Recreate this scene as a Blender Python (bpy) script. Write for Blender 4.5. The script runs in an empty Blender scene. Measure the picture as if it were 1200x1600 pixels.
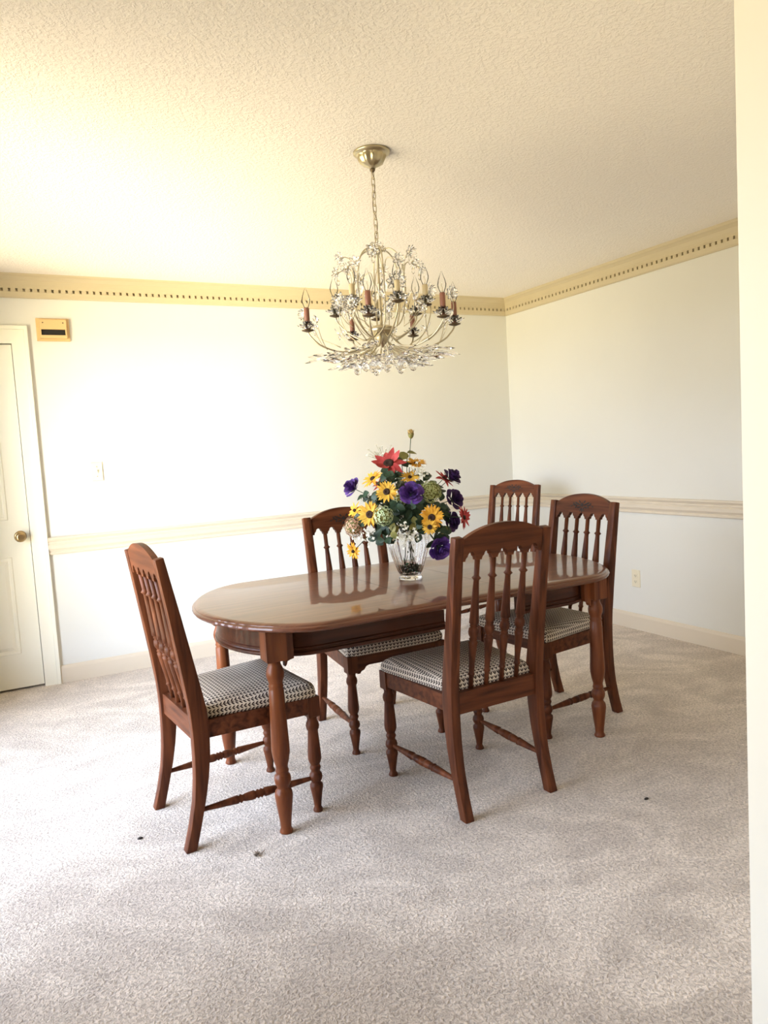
import bpy, math, random
from mathutils import Vector, Matrix
random.seed(7)
PI = math.pi
C = bpy.context.scene.collection

# ------------------------------------------------------------ camera
cam_d = bpy.data.cameras.new('camera')
cam = bpy.data.objects.new('camera', cam_d)
C.objects.link(cam)
bpy.context.scene.camera = cam
YAW, PITCH, ROLL, FPX = 0.4780, -0.0844, -0.0590, 1156.2
f = Vector((math.sin(YAW)*math.cos(PITCH), math.cos(YAW)*math.cos(PITCH), math.sin(PITCH)))
r = f.cross(Vector((0, 0, 1))).normalized(); u = r.cross(f)
cr, sr = math.cos(ROLL), math.sin(ROLL)
R_, U_ = r*cr+u*sr, u*cr-r*sr
m = Matrix((R_, U_, -f)).transposed().to_4x4()
m.translation = Vector((-3.7241, -4.870, 1.3054))
cam.matrix_world = m
cam_d.sensor_fit = 'VERTICAL'; cam_d.sensor_height = 36.0; cam_d.sensor_width = 27.0
cam_d.lens = FPX/1600*36.0
cam_d.clip_start = 0.05

# ------------------------------------------------------------ exposure, world, windows' daylight
sc = bpy.context.scene
sc.view_settings.view_transform = 'Standard'
sc.view_settings.look = 'None'
sc.view_settings.gamma = 1.0
sc.view_settings.use_curve_mapping = False
sc.view_settings.exposure = 1.43
sc.cycles.use_denoising = True
sc.cycles.max_bounces = 16
sc.cycles.diffuse_bounces = 8
sc.cycles.transmission_bounces = 12
sc.cycles.transparent_max_bounces = 16
sc.cycles.caustics_reflective = False
sc.cycles.caustics_refractive = False

w = bpy.data.worlds.new('sky_and_garden'); sc.world = w; w.use_nodes = True
nt = w.node_tree; nt.nodes.clear()
tc = nt.nodes.new('ShaderNodeTexCoord'); sp = nt.nodes.new('ShaderNodeSeparateXYZ')
rmp = nt.nodes.new('ShaderNodeValToRGB'); mr = nt.nodes.new('ShaderNodeMapRange')
bg = nt.nodes.new('ShaderNodeBackground'); wo = nt.nodes.new('ShaderNodeOutputWorld')
nt.links.new(tc.outputs['Generated'], sp.inputs[0]); nt.links.new(sp.outputs['Z'], mr.inputs[0])
mr.inputs[1].default_value = -1; mr.inputs[2].default_value = 1
nt.links.new(mr.outputs[0], rmp.inputs[0]); nt.links.new(rmp.outputs[0], bg.inputs[0]); nt.links.new(bg.outputs[0], wo.inputs[0])
e = rmp.color_ramp.elements
e[0].position = 0.0; e[0].color = (1.5, 1.26, 0.86, 1)
e[1].position = 1.0; e[1].color = (0.9, 1.1, 1.5, 1)
for p_, c_ in ((0.30, (1.10, 0.94, 0.64, 1)), (0.44, (0.50, 0.455, 0.31, 1)), (0.485, (0.36, 0.35, 0.24, 1)), (0.505, (1.45, 1.60, 1.90, 1)), (0.7, (1.40, 1.60, 1.98, 1))):
    el = e.new(p_); el.color = c_
# the sky and the sunlit ground are brighter towards the sun's side of the house (towards -y)
neg = nt.nodes.new('ShaderNodeMath'); neg.operation = 'MULTIPLY'; neg.inputs[1].default_value = -1
mx0 = nt.nodes.new('ShaderNodeMath'); mx0.operation = 'MAXIMUM'; mx0.inputs[1].default_value = 0
sq = nt.nodes.new('ShaderNodeMath'); sq.operation = 'POWER'; sq.inputs[1].default_value = 1.5
kz = nt.nodes.new('ShaderNodeMapRange'); kz.inputs[1].default_value = -.03; kz.inputs[2].default_value = .03; kz.inputs[3].default_value = 31; kz.inputs[4].default_value = 6.5
ma = nt.nodes.new('ShaderNodeMath'); ma.operation = 'MULTIPLY_ADD'; ma.inputs[2].default_value = 2.9
nt.links.new(sp.outputs['Z'], kz.inputs[0]); nt.links.new(kz.outputs[0], ma.inputs[1])
nt.links.new(sp.outputs['Y'], neg.inputs[0]); nt.links.new(neg.outputs[0], mx0.inputs[0]); nt.links.new(mx0.outputs[0], sq.inputs[0])
nt.links.new(sq.outputs[0], ma.inputs[0]); nt.links.new(ma.outputs[0], bg.inputs[1])

WINS = [(-3.02, -0.78, 0.12, 2.12), (-5.45, -4.95, 0.40, 2.05)]   # y0, y1, z0, z1 of the windows in the left wall
XL = -4.46
YN = -6.2
for i, (a, b, c, d) in enumerate(WINS):
    ld = bpy.data.lights.new('window_portal', 'AREA'); ld.shape = 'RECTANGLE'; ld.size = d-c; ld.size_y = b-a
    ld.cycles.is_portal = True
    lo = bpy.data.objects.new('window_portal', ld); C.objects.link(lo)
    lo.location = (XL-0.08, (a+b)/2, (c+d)/2); lo.rotation_euler = (0, -PI/2, 0)


# ------------------------------------------------------------ mesh helpers
class MB:
    def __init__(s): s.v = []; s.f = []; s.sm = []
    def add(s, vs, fs, M=None, smooth=False):
        n = len(s.v)
        for q in vs:
            q = Vector(q); s.v.append(M @ q if M is not None else q)
        for q in fs: s.f.append([n+i for i in q]); s.sm.append(smooth)
        return s
    def box(s, x0, x1, y0, y1, z0, z1, M=None):
        v = [(x, y, z) for z in (z0, z1) for y in (y0, y1) for x in (x0, x1)]
        return s.add(v, [(0, 2, 3, 1), (4, 5, 7, 6), (0, 1, 5, 4), (1, 3, 7, 5), (3, 2, 6, 7), (2, 0, 4, 6)], M)
    def lathe(s, prof, n=24, M=None, flute=None, cap=True):
        vs = []
        for k, (rr, z) in enumerate(prof):
            for i in range(n):
                a = 2*PI*i/n
                q = rr*(1+(flute(z, a) if flute else 0))
                vs.append((q*math.cos(a), q*math.sin(a), z))
        fs = []
        for k in range(len(prof)-1):
            for i in range(n):
                j = (i+1) % n
                fs.append((k*n+i, k*n+j, (k+1)*n+j, (k+1)*n+i))
        if cap:
            fs.append(tuple(range(n))[::-1]); fs.append(tuple((len(prof)-1)*n+i for i in range(n)))
        return s.add(vs, fs, M, True)
    def tube(s, pts, rad, n=8, M=None, cap=True):
        pts = [Vector(q) for q in pts]; L = len(pts)
        rd = rad if hasattr(rad, '__len__') else [rad]*L
        vs = []; t0 = (pts[1]-pts[0]).normalized()
        up = Vector((0, 0, 1)) if abs(t0.z) < .9 else Vector((1, 0, 0))
        nrm = t0.cross(up).normalized()
        for k in range(L):
            t = (pts[min(k+1, L-1)]-pts[max(k-1, 0)])
            t = t.normalized() if t.length > 1e-9 else t0
            nrm = (nrm - t*nrm.dot(t)).normalized(); b = t.cross(nrm)
            for i in range(n):
                a = 2*PI*i/n; vs.append(pts[k]+(nrm*math.cos(a)+b*math.sin(a))*rd[k])
        fs = [(k*n+i, k*n+(i+1) % n, (k+1)*n+(i+1) % n, (k+1)*n+i) for k in range(L-1) for i in range(n)]
        if cap: fs += [tuple(range(n))[::-1], tuple((L-1)*n+i for i in range(n))]
        return s.add(vs, fs, M, True)
    def loft(s, loops, M=None, smooth=False, closed=True):
        n = len(loops[0]); vs = [q for l in loops for q in l]
        fs = [(k*n+i, k*n+(i+1) % n, (k+1)*n+(i+1) % n, (k+1)*n+i) for k in range(len(loops)-1) for i in range(n if closed else n-1)]
        if closed: fs += [tuple(range(n))[::-1], tuple((len(loops)-1)*n+i for i in range(n))]
        return s.add(vs, fs, M, smooth)
    def prism(s, poly, y0, y1, M=None):          # poly in (x,z), extruded along y
        n = len(poly)
        vs = [(x, y0, z) for x, z in poly]+[(x, y1, z) for x, z in poly]
        fs = [tuple(range(n)), tuple(range(2*n-1, n-1, -1))]+[(i, n+i, n+(i+1) % n, (i+1) % n) for i in range(n)]
        return s.add(vs, fs, M)
    def build(s, name, mat, parent=None, bevel=0, loc=None, auto=None):
        me = bpy.data.meshes.new(name)
        me.from_pydata([tuple(q) for q in s.v], [], s.f)
        me.polygons.foreach_set('use_smooth', s.sm)
        import bmesh
        bm = bmesh.new(); bm.from_mesh(me); bmesh.ops.recalc_face_normals(bm, faces=bm.faces)
        if bevel:
            es = [q for q in bm.edges if q.is_manifold and q.calc_face_angle(0) > 0.6]
            bmesh.ops.bevel(bm, geom=es, offset=bevel, segments=2, affect='EDGES', profile=.5, clamp_overlap=True)
        if auto:
            for fc in bm.faces: fc.smooth = True
            for q in bm.edges:
                if q.is_manifold and q.calc_face_angle(0) > auto: q.smooth = False
        bm.to_mesh(me); bm.free()
        me.materials.append(mat)
        o = bpy.data.objects.new(name, me); C.objects.link(o)
        if parent: o.parent = parent
        if loc: o.location = loc
        return o

def thing(name, label, cat, loc=(0, 0, 0), rz=0, group=None):
    o = bpy.data.objects.new(name, None); C.objects.link(o)
    o.empty_display_size = .05
    o.location = loc; o.rotation_euler = (0, 0, rz)
    return tag(o, label, cat, group)
def tag(o, label, cat, group=None, kind=None):
    o['label'] = label; o['category'] = cat
    if group: o['group'] = group
    if kind: o['kind'] = kind
    return o
def struct(o): o['kind'] = 'structure'; return o
def frame(o, n, tw=0):                           # matrix with z axis along n
    n = Vector(n).normalized(); q = Vector((0, 0, 1)).rotation_difference(n)
    return Matrix.Translation(o) @ q.to_matrix().to_4x4() @ Matrix.Rotation(tw, 4, 'Z')
def spline(pts, n=8):                            # catmull-rom
    P = [Vector(q) for q in pts]; P = [P[0]*2-P[1]]+P+[P[-1]*2-P[-2]]; out = []
    for k in range(1, len(P)-2):
        a, b, c, d = P[k-1:k+3]
        for i in range(n):
            t = i/n
            out.append(.5*((2*b)+(c-a)*t+(2*a-5*b+4*c-d)*t*t+(3*b-a-3*c+d)*t**3))
    return out+[P[-2]]

# ------------------------------------------------------------ materials
def mat(name, col, rough=.5, **kw):
    M_ = bpy.data.materials.new(name); M_.use_nodes = True
    b = M_.node_tree.nodes['Principled BSDF']
    b.inputs['Base Color'].default_value = (*col, 1); b.inputs['Roughness'].default_value = rough
    for k, v in kw.items(): b.inputs[k.replace('_', ' ')].default_value = v
    return M_
def nodes(M_): return M_.node_tree, M_.node_tree.nodes['Principled BSDF']
def vary(M_, c1, c2, scale=(1, 1, 1), nscale=5, detail=3, lo=.3, hi=.7, bump=0, bdist=.001, dist=0, coord='Object'):
    nt, b = nodes(M_)
    t = nt.nodes.new('ShaderNodeTexCoord'); mp = nt.nodes.new('ShaderNodeMapping'); mp.inputs['Scale'].default_value = scale
    nz = nt.nodes.new('ShaderNodeTexNoise'); nz.inputs['Scale'].default_value = nscale; nz.inputs['Detail'].default_value = detail
    nz.inputs['Distortion'].default_value = dist
    rp = nt.nodes.new('ShaderNodeValToRGB'); rp.color_ramp.elements[0].position = lo; rp.color_ramp.elements[1].position = hi
    rp.color_ramp.elements[0].color = (*c1, 1); rp.color_ramp.elements[1].color = (*c2, 1)
    nt.links.new(t.outputs[coord], mp.inputs[0]); nt.links.new(mp.outputs[0], nz.inputs['Vector'])
    nt.links.new(nz.outputs['Fac'], rp.inputs[0]); nt.links.new(rp.outputs[0], b.inputs['Base Color'])
    if bump:
        bp = nt.nodes.new('ShaderNodeBump'); bp.inputs['Strength'].default_value = bump; bp.inputs['Distance'].default_value = bdist
        nt.links.new(nz.outputs['Fac'], bp.inputs['Height']); nt.links.new(bp.outputs[0], b.inputs['Normal'])
    return M_

wall_m = vary(mat('wall_paint', (.8, .77, .7), .75), (.675, .67, .62), (.695, .69, .64), nscale=2, bump=.02)
trim_m = mat('cream_trim_paint', (.66, .585, .47), .35)
crown_m = mat('yellowed_crown_paint', (.53, .455, .30), .4)
door_m = mat('door_paint', (.86, .84, .72), .35)
jamb_m = mat('jamb_paint', (.88, .82, .68), .5)

ceil_m = mat('textured_ceiling', (.86, .815, .745), .9)
nt, b = nodes(ceil_m)
t = nt.nodes.new('ShaderNodeTexCoord'); n1 = nt.nodes.new('ShaderNodeTexNoise'); n1.inputs['Scale'].default_value = 85; n1.inputs['Detail'].default_value = 4
n1.inputs['Roughness'].default_value = .6
rp = nt.nodes.new('ShaderNodeValToRGB'); rp.color_ramp.elements[0].position = .44; rp.color_ramp.elements[1].position = .62
bp = nt.nodes.new('ShaderNodeBump'); bp.inputs['Strength'].default_value = .45; bp.inputs['Distance'].default_value = .005
nt.links.new(t.outputs['Object'], n1.inputs['Vector']); nt.links.new(n1.outputs['Fac'], rp.inputs[0]); nt.links.new(rp.outputs[0], bp.inputs['Height']); nt.links.new(bp.outputs[0], b.inputs['Normal'])

carpet_m = mat('plush_carpet', (.42, .38, .35), .95, Sheen_Weight=.3, Sheen_Roughness=.6)
nt, b = nodes(carpet_m)
t = nt.nodes.new('ShaderNodeTexCoord')
n1 = nt.nodes.new('ShaderNodeTexNoise'); n1.inputs['Scale'].default_value = 115; n1.inputs['Detail'].default_value = 3; n1.inputs['Distortion'].default_value = .8
n2 = nt.nodes.new('ShaderNodeTexNoise'); n2.inputs['Scale'].default_value = 2.1; n2.inputs['Detail'].default_value = 5; n2.inputs['Distortion'].default_value = 2.0
mp2 = nt.nodes.new('ShaderNodeMapping'); mp2.inputs['Scale'].default_value = (1.0, 1.35, 1); mp2.inputs['Rotation'].default_value = (0, 0, .35)
r1 = nt.nodes.new('ShaderNodeValToRGB'); r1.color_ramp.elements[0].position = .34; r1.color_ramp.elements[1].position = .66
r1.color_ramp.elements[0].color = (.40, .335, .28, 1); r1.color_ramp.elements[1].color = (.80, .70, .60, 1)
r2 = nt.nodes.new('ShaderNodeValToRGB'); r2.color_ramp.elements[0].position = .38; r2.color_ramp.elements[1].position = .62
r2.color_ramp.elements[0].color = (.79, .775, .76, 1); r2.color_ramp.elements[1].color = (1.06, 1.06, 1.06, 1)
mx = nt.nodes.new('ShaderNodeMix'); mx.data_type = 'RGBA'; mx.blend_type = 'MULTIPLY'; mx.inputs['Factor'].default_value = 1
bp = nt.nodes.new('ShaderNodeBump'); bp.inputs['Strength'].default_value = .8; bp.inputs['Distance'].default_value = .008
nt.links.new(t.outputs['Object'], n1.inputs['Vector']); nt.links.new(t.outputs['Object'], mp2.inputs[0]); nt.links.new(mp2.outputs[0], n2.inputs['Vector'])
nt.links.new(n1.outputs['Fac'], r1.inputs[0]); nt.links.new(n2.outputs['Fac'], r2.inputs[0])
nt.links.new(r1.outputs[0], mx.inputs['A']); nt.links.new(r2.outputs[0], mx.inputs['B']); nt.links.new(mx.outputs['Result'], b.inputs['Base Color'])
nt.links.new(n1.outputs['Fac'], bp.inputs['Height']); nt.links.new(bp.outputs[0], b.inputs['Normal'])

def wood(name, scale, c1=(.032, .008, .0032), c2=(.165, .050, .018), rough=.45, coat=.02, ns=3.0):
    M_ = mat(name, c2, rough, Coat_Weight=coat, Coat_Roughness=.12, Specular_IOR_Level=.17)
    return vary(M_, c1, c2, scale=scale, nscale=ns, detail=6, lo=.25, hi=.75, bump=.05, dist=.4)
wood_v = wood('walnut_upright_grain', (14, 14, 1.2))
wood_h = wood('walnut_crosswise_grain', (1.2, 14, 14))
wood_t = wood('table_walnut', (1.0, 12, 12), (.034, .009, .004), (.095, .028, .012), .38, .12)
wood_top = wood('polished_tabletop', (1.0, 16, 16), (.085, .028, .014), (.175, .064, .032), .35, .75)
nt, b = nodes(wood_top); b.inputs['Coat Roughness'].default_value = .03; b.inputs['Coat IOR'].default_value = 1.42
carve_m = mat('dark_carving', (.010, .004, .002), .6)

fab = mat('woven_seat_fabric', (.5, .4, .3), .9)
nt, b = nodes(fab)
def MN(op, a=None, bb=None):
    q = nt.nodes.new('ShaderNodeMath'); q.operation = op
    for i, z in enumerate((a, bb)):
        if z is None: continue
        if isinstance(z, (int, float)): q.inputs[i].default_value = z
        else: nt.links.new(z, q.inputs[i])
    return q.outputs[0]
t = nt.nodes.new('ShaderNodeTexCoord'); sx = nt.nodes.new('ShaderNodeSeparateXYZ'); nt.links.new(t.outputs['UV'], sx.inputs[0])
X, Y, Z = sx.outputs
uu = MN('MULTIPLY', X, 1/.0175)
vv = MN('MULTIPLY', Y, 1/.0135)
tri = MN('ABSOLUTE', MN('SUBTRACT', MN('FRACT', uu), .5))
fr = MN('FRACT', MN('ADD', vv, MN('MULTIPLY', tri, 1.3)))
dark = MN('LESS_THAN', fr, .50)
rib = MN('GREATER_THAN', MN('ABSOLUTE', MN('SUBTRACT', MN('FRACT', uu), .5)), .10)
line = MN('LESS_THAN', MN('ABSOLUTE', MN('SUBTRACT', MN('FRACT', MN('ADD', uu, .5)), .5)), .07)
fac = MN('MAXIMUM', MN('MULTIPLY', dark, rib), MN('MULTIPLY', line, MN('LESS_THAN', MN('FRACT', MN('MULTIPLY', vv, 2)), .5)))
mx = nt.nodes.new('ShaderNodeMix'); mx.data_type = 'RGBA'; nt.links.new(fac, mx.inputs['Factor'])
mx.inputs['A'].default_value = (.70, .61, .49, 1); mx.inputs['B'].default_value = (.045, .026, .022, 1)
nt.links.new(mx.outputs['Result'], b.inputs['Base Color'])
bp = nt.nodes.new('ShaderNodeBump'); bp.inputs['Strength'].default_value = .4; bp.inputs['Distance'].default_value = .001; bp.invert = True
nt.links.new(fac, bp.inputs['Height']); nt.links.new(bp.outputs[0], b.inputs['Normal'])

brass = mat('antique_brass', (.52, .45, .29), .28, Metallic=1.0)
brass2 = mat('knob_brass', (.42, .30, .15), .3, Metallic=1.0)
gold = mat('pale_gilt_metal', (.60, .54, .39), .3, Metallic=1.0)
darkmetal = mat('dark_bronze', (.14, .10, .06), .4, Metallic=.7)
crystal = mat('cut_crystal', (1, 1, 1), .02, Transmission_Weight=1.0, IOR=1.42)
glass = mat('clear_glass', (1, 1, 1), .0, Transmission_Weight=1.0, IOR=1.45)
bulb_m = mat('thin_bulb_glass', (1, 1, 1), .0)
nt, b = nodes(bulb_m); nt.nodes.remove(b)
o_ = nt.nodes['Material Output']; tr = nt.nodes.new('ShaderNodeBsdfTransparent'); gl = nt.nodes.new('ShaderNodeBsdfGlossy'); gl.inputs['Roughness'].default_value = .02
fz = nt.nodes.new('ShaderNodeFresnel'); fz.inputs[0].default_value = 1.22; mxs = nt.nodes.new('ShaderNodeMixShader')
nt.links.new(fz.outputs[0], mxs.inputs[0]); nt.links.new(tr.outputs[0], mxs.inputs[1]); nt.links.new(gl.outputs[0], mxs.inputs[2]); nt.links.new(mxs.outputs[0], o_.inputs[0])
sleeve_br = mat('rose_brown_sleeve', (.30, .13, .085), .5)
sleeve_cr = mat('cream_sleeve', (.74, .62, .38), .5)
plate_m = mat('almond_plastic', (.72, .66, .50), .4)
dark_m = mat('dark_slot', (.008, .007, .006), .6)
chime_m = mat('aged_tan_plastic', (.66, .46, .22), .5)

# ------------------------------------------------------------ the room
H = 2.44
s = MB(); s.box(XL-.07, .2, YN-.2, .2, -.12, 0); struct(s.build('floor', carpet_m))
s = MB(); s.box(XL-.07, .2, YN-.2, .2, H, H+.12); struct(s.build('ceiling', ceil_m))
DX0, DX1, DZ = -4.345, -3.578, 2.046
s = MB(); s.box(XL-.07, DX0, 0, .14, 0, H); s.box(DX1, .2, 0, .14, 0, H); s.box(DX0, DX1, 0, .14, DZ, H)
s.box(DX0, DX1, .075, .14, 0, DZ); struct(s.build('wall_back', wall_m))
s = MB(); s.box(0, .14, YN, .0, 0, H); struct(s.build('wall_right', wall_m))
s = MB(); s.box(XL-.07, .2, YN-.14, YN, 0, H); struct(s.build('wall_rear', mat('dark_bounce_cut', (.16, .11, .07), .6)))  # unseen wall, colour made dark to cut fill light on camera-facing sides
s = MB(); ys = [YN]+[q for (a, b_, c, d) in sorted(WINS) for q in (a, b_)]+[0]
for k in range(0, len(ys), 2): s.box(XL-.06, XL, ys[k], ys[k+1], 0, H)
for a, b_, c, d in WINS: s.box(XL-.06, XL, a, b_, 0, c); s.box(XL-.06, XL, a, b_, d, H)
struct(s.build('wall_left', wall_m))
s = MB(); s.box(-2.722, 0, -4.245, -4.125, 0, H); s.box(XL, -2.722, -4.245, -4.125, 2.12, H)
struct(s.build('wall_front', jamb_m))

winglass = bulb_m.copy(); winglass.name = 'window_glass'; winglass.node_tree.nodes['Fresnel'].inputs[0].default_value = 1.25
for i, (a, b_, c, d) in enumerate(WINS):
    fr_ = MB(); e_ = .05
    for y0, y1, z0, z1 in ((a, a+e_, c, d), (b_-e_, b_, c, d), (a, b_, c, c+e_), (a, b_, d-e_, d), ((a+b_)/2-.02, (a+b_)/2+.02, c, d)):
        fr_.box(XL-.05, XL-.02, y0, y1, z0, z1)
    wob = struct(fr_.build('window_%d' % (i+1), trim_m, bevel=.004))
    pn = MB(); pn.box(XL-.036, XL-.033, a+e_, b_-e_, c+e_, d-e_); pn.build('glass_pane', winglass, wob)

def sweep(name, prof, A, Bp, inward, m_, ml=0, mr_=0):
    # prof: (offset from wall, z); runs A to B along the wall; mitre start/end by offset
    A = Vector(A); Bp = Vector(Bp); d = (Bp-A).normalized(); n = Vector(inward)
    s = MB(); l0 = [A+n*o+d*(o*ml)+Vector((0, 0, z)) for o, z in prof]; l1 = [Bp+n*o-d*(o*mr_)+Vector((0, 0, z)) for o, z in prof]
    s.loft([l0, l1]); return s
crown_p = [(0, -.132), (.010, -.132), (.016, -.124), (.021, -.100), (.021, -.0975), (.001, -.0975), (.001, -.0795), (.022, -.0795), (.022, -.071), (.022, -.068), (.024, -.055), (.030, -.035), (.044, -.020), (.050, -.016), (.052, -.006), (.056, 0), (0, 0)]
def crown(name, A, Bp, inward, ml, mr_):
    s = sweep(name, [(o, H+z) for o, z in crown_p], A, Bp, inward, trim_m, ml, mr_)
    A = Vector(A); Bp = Vector(Bp); d = (Bp-A).normalized(); n = Vector(inward); L = (Bp-A).length
    p_ = .0385; w_ = .0125; k = 0
    while (k+1)*p_ < L-.02:                       # teeth between the small round-topped slots
        x0 = k*p_+w_/2+.012; x1 = x0+p_-w_
        q = [A+d*x+n*o+Vector((0, 0, H+z)) for z in (-.098, -.079) for x, o in ((x0, .0), (x1, .0), (x1, .0205), (x0, .0205))]
        s.add(q, [(0, 3, 2, 1), (4, 5, 6, 7), (0, 1, 5, 4), (1, 2, 6, 5), (2, 3, 7, 6), (3, 0, 4, 7)])
        k += 1
    struct(s.build(name, crown_m))
crown('trim_1', (XL, 0, 0), (0, 0, 0), (0, -1, 0), 0, 1)
crown('trim_2', (0, 0, 0), (0, -4.12, 0), (-1, 0, 0), 1, 0)
rail_p = [(0, .790), (.010, .790), (.014, .796), (.014, .803), (.009, .808), (.012, .815), (.020, .826), (.021, .846), (.014, .853), (.017, .858), (.017, .864), (.014, .868), (.022, .878), (.026, .884), (.026, .891), (.022, .894), (0, .894)]
s = sweep('r', rail_p, (-3.488, 0, 0), (0, 0, 0), (0, -1, 0), trim_m, 0, 1); struct(s.build('trim_3', trim_m))
s = sweep('r', rail_p, (0, 0, 0), (0, -4.12, 0), (-1, 0, 0), trim_m, 1, 0); struct(s.build('trim_4', trim_m))
base_p = [(0, 0), (.014, 0), (.014, .088), (.011, .100), (.006, .108), (0, .108)]
s = sweep('b', base_p, (-3.488, 0, 0), (0, 0, 0), (0, -1, 0), trim_m, 0, 1); struct(s.build('baseboard_back', trim_m))
s = sweep('b', base_p, (0, 0, 0), (0, -4.12, 0), (-1, 0, 0), trim_m, 1, 0); struct(s.build('baseboard_right', trim_m))

# door in the back wall: slab, raised panels, casing, knob
s = MB(); s.box(DX0+.003, DX1-.003, .004, .040, .014, DZ-.006)
door = struct(s.build('door_1', door_m))
pm = []
for x0, x1 in ((DX0+.11, DX0+.345), (DX1-.345, DX1-.11)):
    for z0, z1 in ((.22, .80), (1.02, 1.90)):
        s = MB()
        def rect(i, y): return [(x0+i, y, z0+i), (x1-i, y, z0+i), (x1-i, y, z1-i), (x0+i, y, z1-i)]
        s.loft([rect(0, .005), rect(.004, -.002), rect(.018, -.002), rect(.024, .0025), rect(.045, -.004)])
        s.build('panel', door_m, door)
s = MB()
for (x0, x1, z0, z1) in ((DX1, DX1+.0685, 0, DZ+.0805), (DX0-.0685, DX0, 0, DZ+.0805), (DX0, DX1, DZ, DZ+.0805)):
    s.box(x0, x1, -.012, 0, z0, z1)
s.box(DX1+.069, DX1+.089, -.021, 0, 0, DZ+.0805); s.box(DX0-.089, DX0-.069, -.021, 0, 0, DZ+.0805); s.box(DX0-.089, DX1+.089, -.021, 0, DZ+.081, DZ+.101)
s.build('casing', door_m, door)
s = MB(); Mk = Matrix.Translation((-3.632, .004, .918)) @ Matrix.Rotation(PI/2, 4, 'X')
s.lathe([(.033, 0), (.034, .004), (.028, .008), (.013, .010), (.011, .030), (.017, .036), (.027, .043), (.029, .054), (.025, .064), (.015, .070), (.012, .069), (.006, .070), (.001, .070)], 28, Mk)
s.build('knob', brass2, door)
s = MB(); s.box(DX1-.003, DX1+.001, .0, .03, .885, .95); s.build('strike_plate', brass2, door)

# ------------------------------------------------------------ wall fittings
t_ = thing('door_chime', 'tan square chime box with black slot on the wall above the light switch', 'door chime', (-3.348, 0, 2.128))
s = MB(); s.box(-.091, .091, -.010, 0, -.067, .067); s.build('backplate', chime_m, t_, bevel=.002)
s = MB()
for a in ((-.073, .073, .0, .056), (-.073, .073, -.052, -.034), (-.073, -.066, -.034, .0), (.066, .073, -.034, .0)):
    s.box(a[0], a[1], -.030, -.008, a[2], a[3])
cv = s.build('cover', chime_m, t_)
s = MB(); s.box(-.066, .066, -.014, -.011, -.034, 0); s.build('dark_slot', dark_m, cv)
for x in (-.055, .055):
    s = MB(); s.lathe([(.004, 0), (.004, .002), (.002, .003)], 12, Matrix.Translation((x, -.030, .038)) @ Matrix.Rotation(PI/2, 4, 'X')); s.build('screw', darkmetal, t_)
def plate(kind, label, loc, rz, cat):
    t_ = thing(kind, label, cat, loc, rz)
    s = MB(); s.loft([[(-.036+i, y, -.0585+i), (.036-i, y, -.0585+i), (.036-i, y, .0585-i), (-.036+i, y, .0585-i)] for i, y in ((0, 0), (0, -.003), (.004, -.006))]); s.build('cover_plate', plate_m, t_)
    return t_
t_ = plate('light_switch', 'almond toggle light switch on the back wall right of the door', (-3.175, 0, 1.273), 0, 'light switch')
s = MB(); s.box(-.005, .005, -.008, -.005, -.012, .012); s.box(-.0035, .0035, -.017, -.006, .0, .008); s.build('toggle', plate_m, t_, bevel=.001)
for z in (-.03, .03):
    s = MB(); s.lathe([(.003, 0), (.003, .001), (.001, .0015)], 10, Matrix.Translation((0, -.006, z)) @ Matrix.Rotation(PI/2, 4, 'X')); s.build('screw', brass2, t_)
t_ = plate('wall_outlet', 'almond double outlet low on the right wall below the chair rail', (0, -1.290, .346), PI/2*-1, 'wall outlet')
for z in (-.02, .02):
    s = MB(); s.box(-.016, .016, -.008, -.005, z-.013, z+.013); so = s.build('socket', plate_m, t_, bevel=.002)
    s = MB(); s.box(-.007, -.005, -.0085, -.0075, z-.004, z+.006); s.box(.005, .007, -.0085, -.0075, z-.004, z+.006); s.box(-.002, .002, -.0085, -.0075, z-.010, z-.006); s.build('slot', dark_m, so)

# ------------------------------------------------------------ table
TC = (-2.217, -2.140)
table = thing('dining_table', 'polished brown oval dining table on four turned legs', 'table', (*TC, 0), 0)
def oval(a_end, b, L, z, n=26, e=1.9):
    out = []
    for sgn in (1, -1):
        for i in range(n+1):
            a = -PI/2+PI*i/n
            x = a_end*abs(math.cos(a))**(2/e); y = b*math.copysign(abs(math.sin(a))**(2/e), math.sin(a))
            out.append((sgn*(L+x), sgn*y, z))
    return out
s = MB()
s.loft([oval(.335-i, .507-i, .565, z) for i, z in ((.028, .718), (.012, .720), (.003, .7245), (0, .730), (.0015, .736), (.006, .7395), (.009, .7405), (.0095, .7425), (.013, .7455), (.020, .7485), (.030, .750))])
s.build('tabletop', wood_top, table, auto=.5)
s = MB()
for x in (-.16, .19): s.box(x-.0006, x+.0006, -.475, .475, .7499, .7502)
s.build('leaf_seam', carve_m, table)
LX, LY = .727, .345
def apron(sgn, xe):
    s = MB(); n = 22; IN = .085
    def path(i):
        pts = [(xe, -(LY+.012+i))]
        for k in range(n+1):
            a = -PI/2+PI*k/n
            pts.append((sgn*(.565+(.335-IN+i)*abs(math.cos(a))**(2/1.9)), 0))
            y = math.copysign(abs(math.sin(a))**(2/1.9), math.sin(a))*(LY+.012+i)
            pts[-1] = (pts[-1][0], y)
        pts.append((xe, LY+.012+i)); return pts
    prof = [(0, .719), (0, .640), (.004, .636), (.004, .632), (.001, .629), (.003, .624), (.009, .621), (.010, .614), (.006, .609), (-.012, .609), (-.018, .62), (-.018, .719)]
    P = [path(i) for i, z in prof]
    m_ = len(P[0]); loops = [[(P[k][j][0], P[k][j][1], prof[k][1]) for k in range(len(prof))] for j in range(m_)]
    s.loft(loops); return s
apron(-1, -.045).build('apron', wood_t, table, auto=.6)
apron(1, .30).build('apron', wood_t, table, auto=.6)
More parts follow.
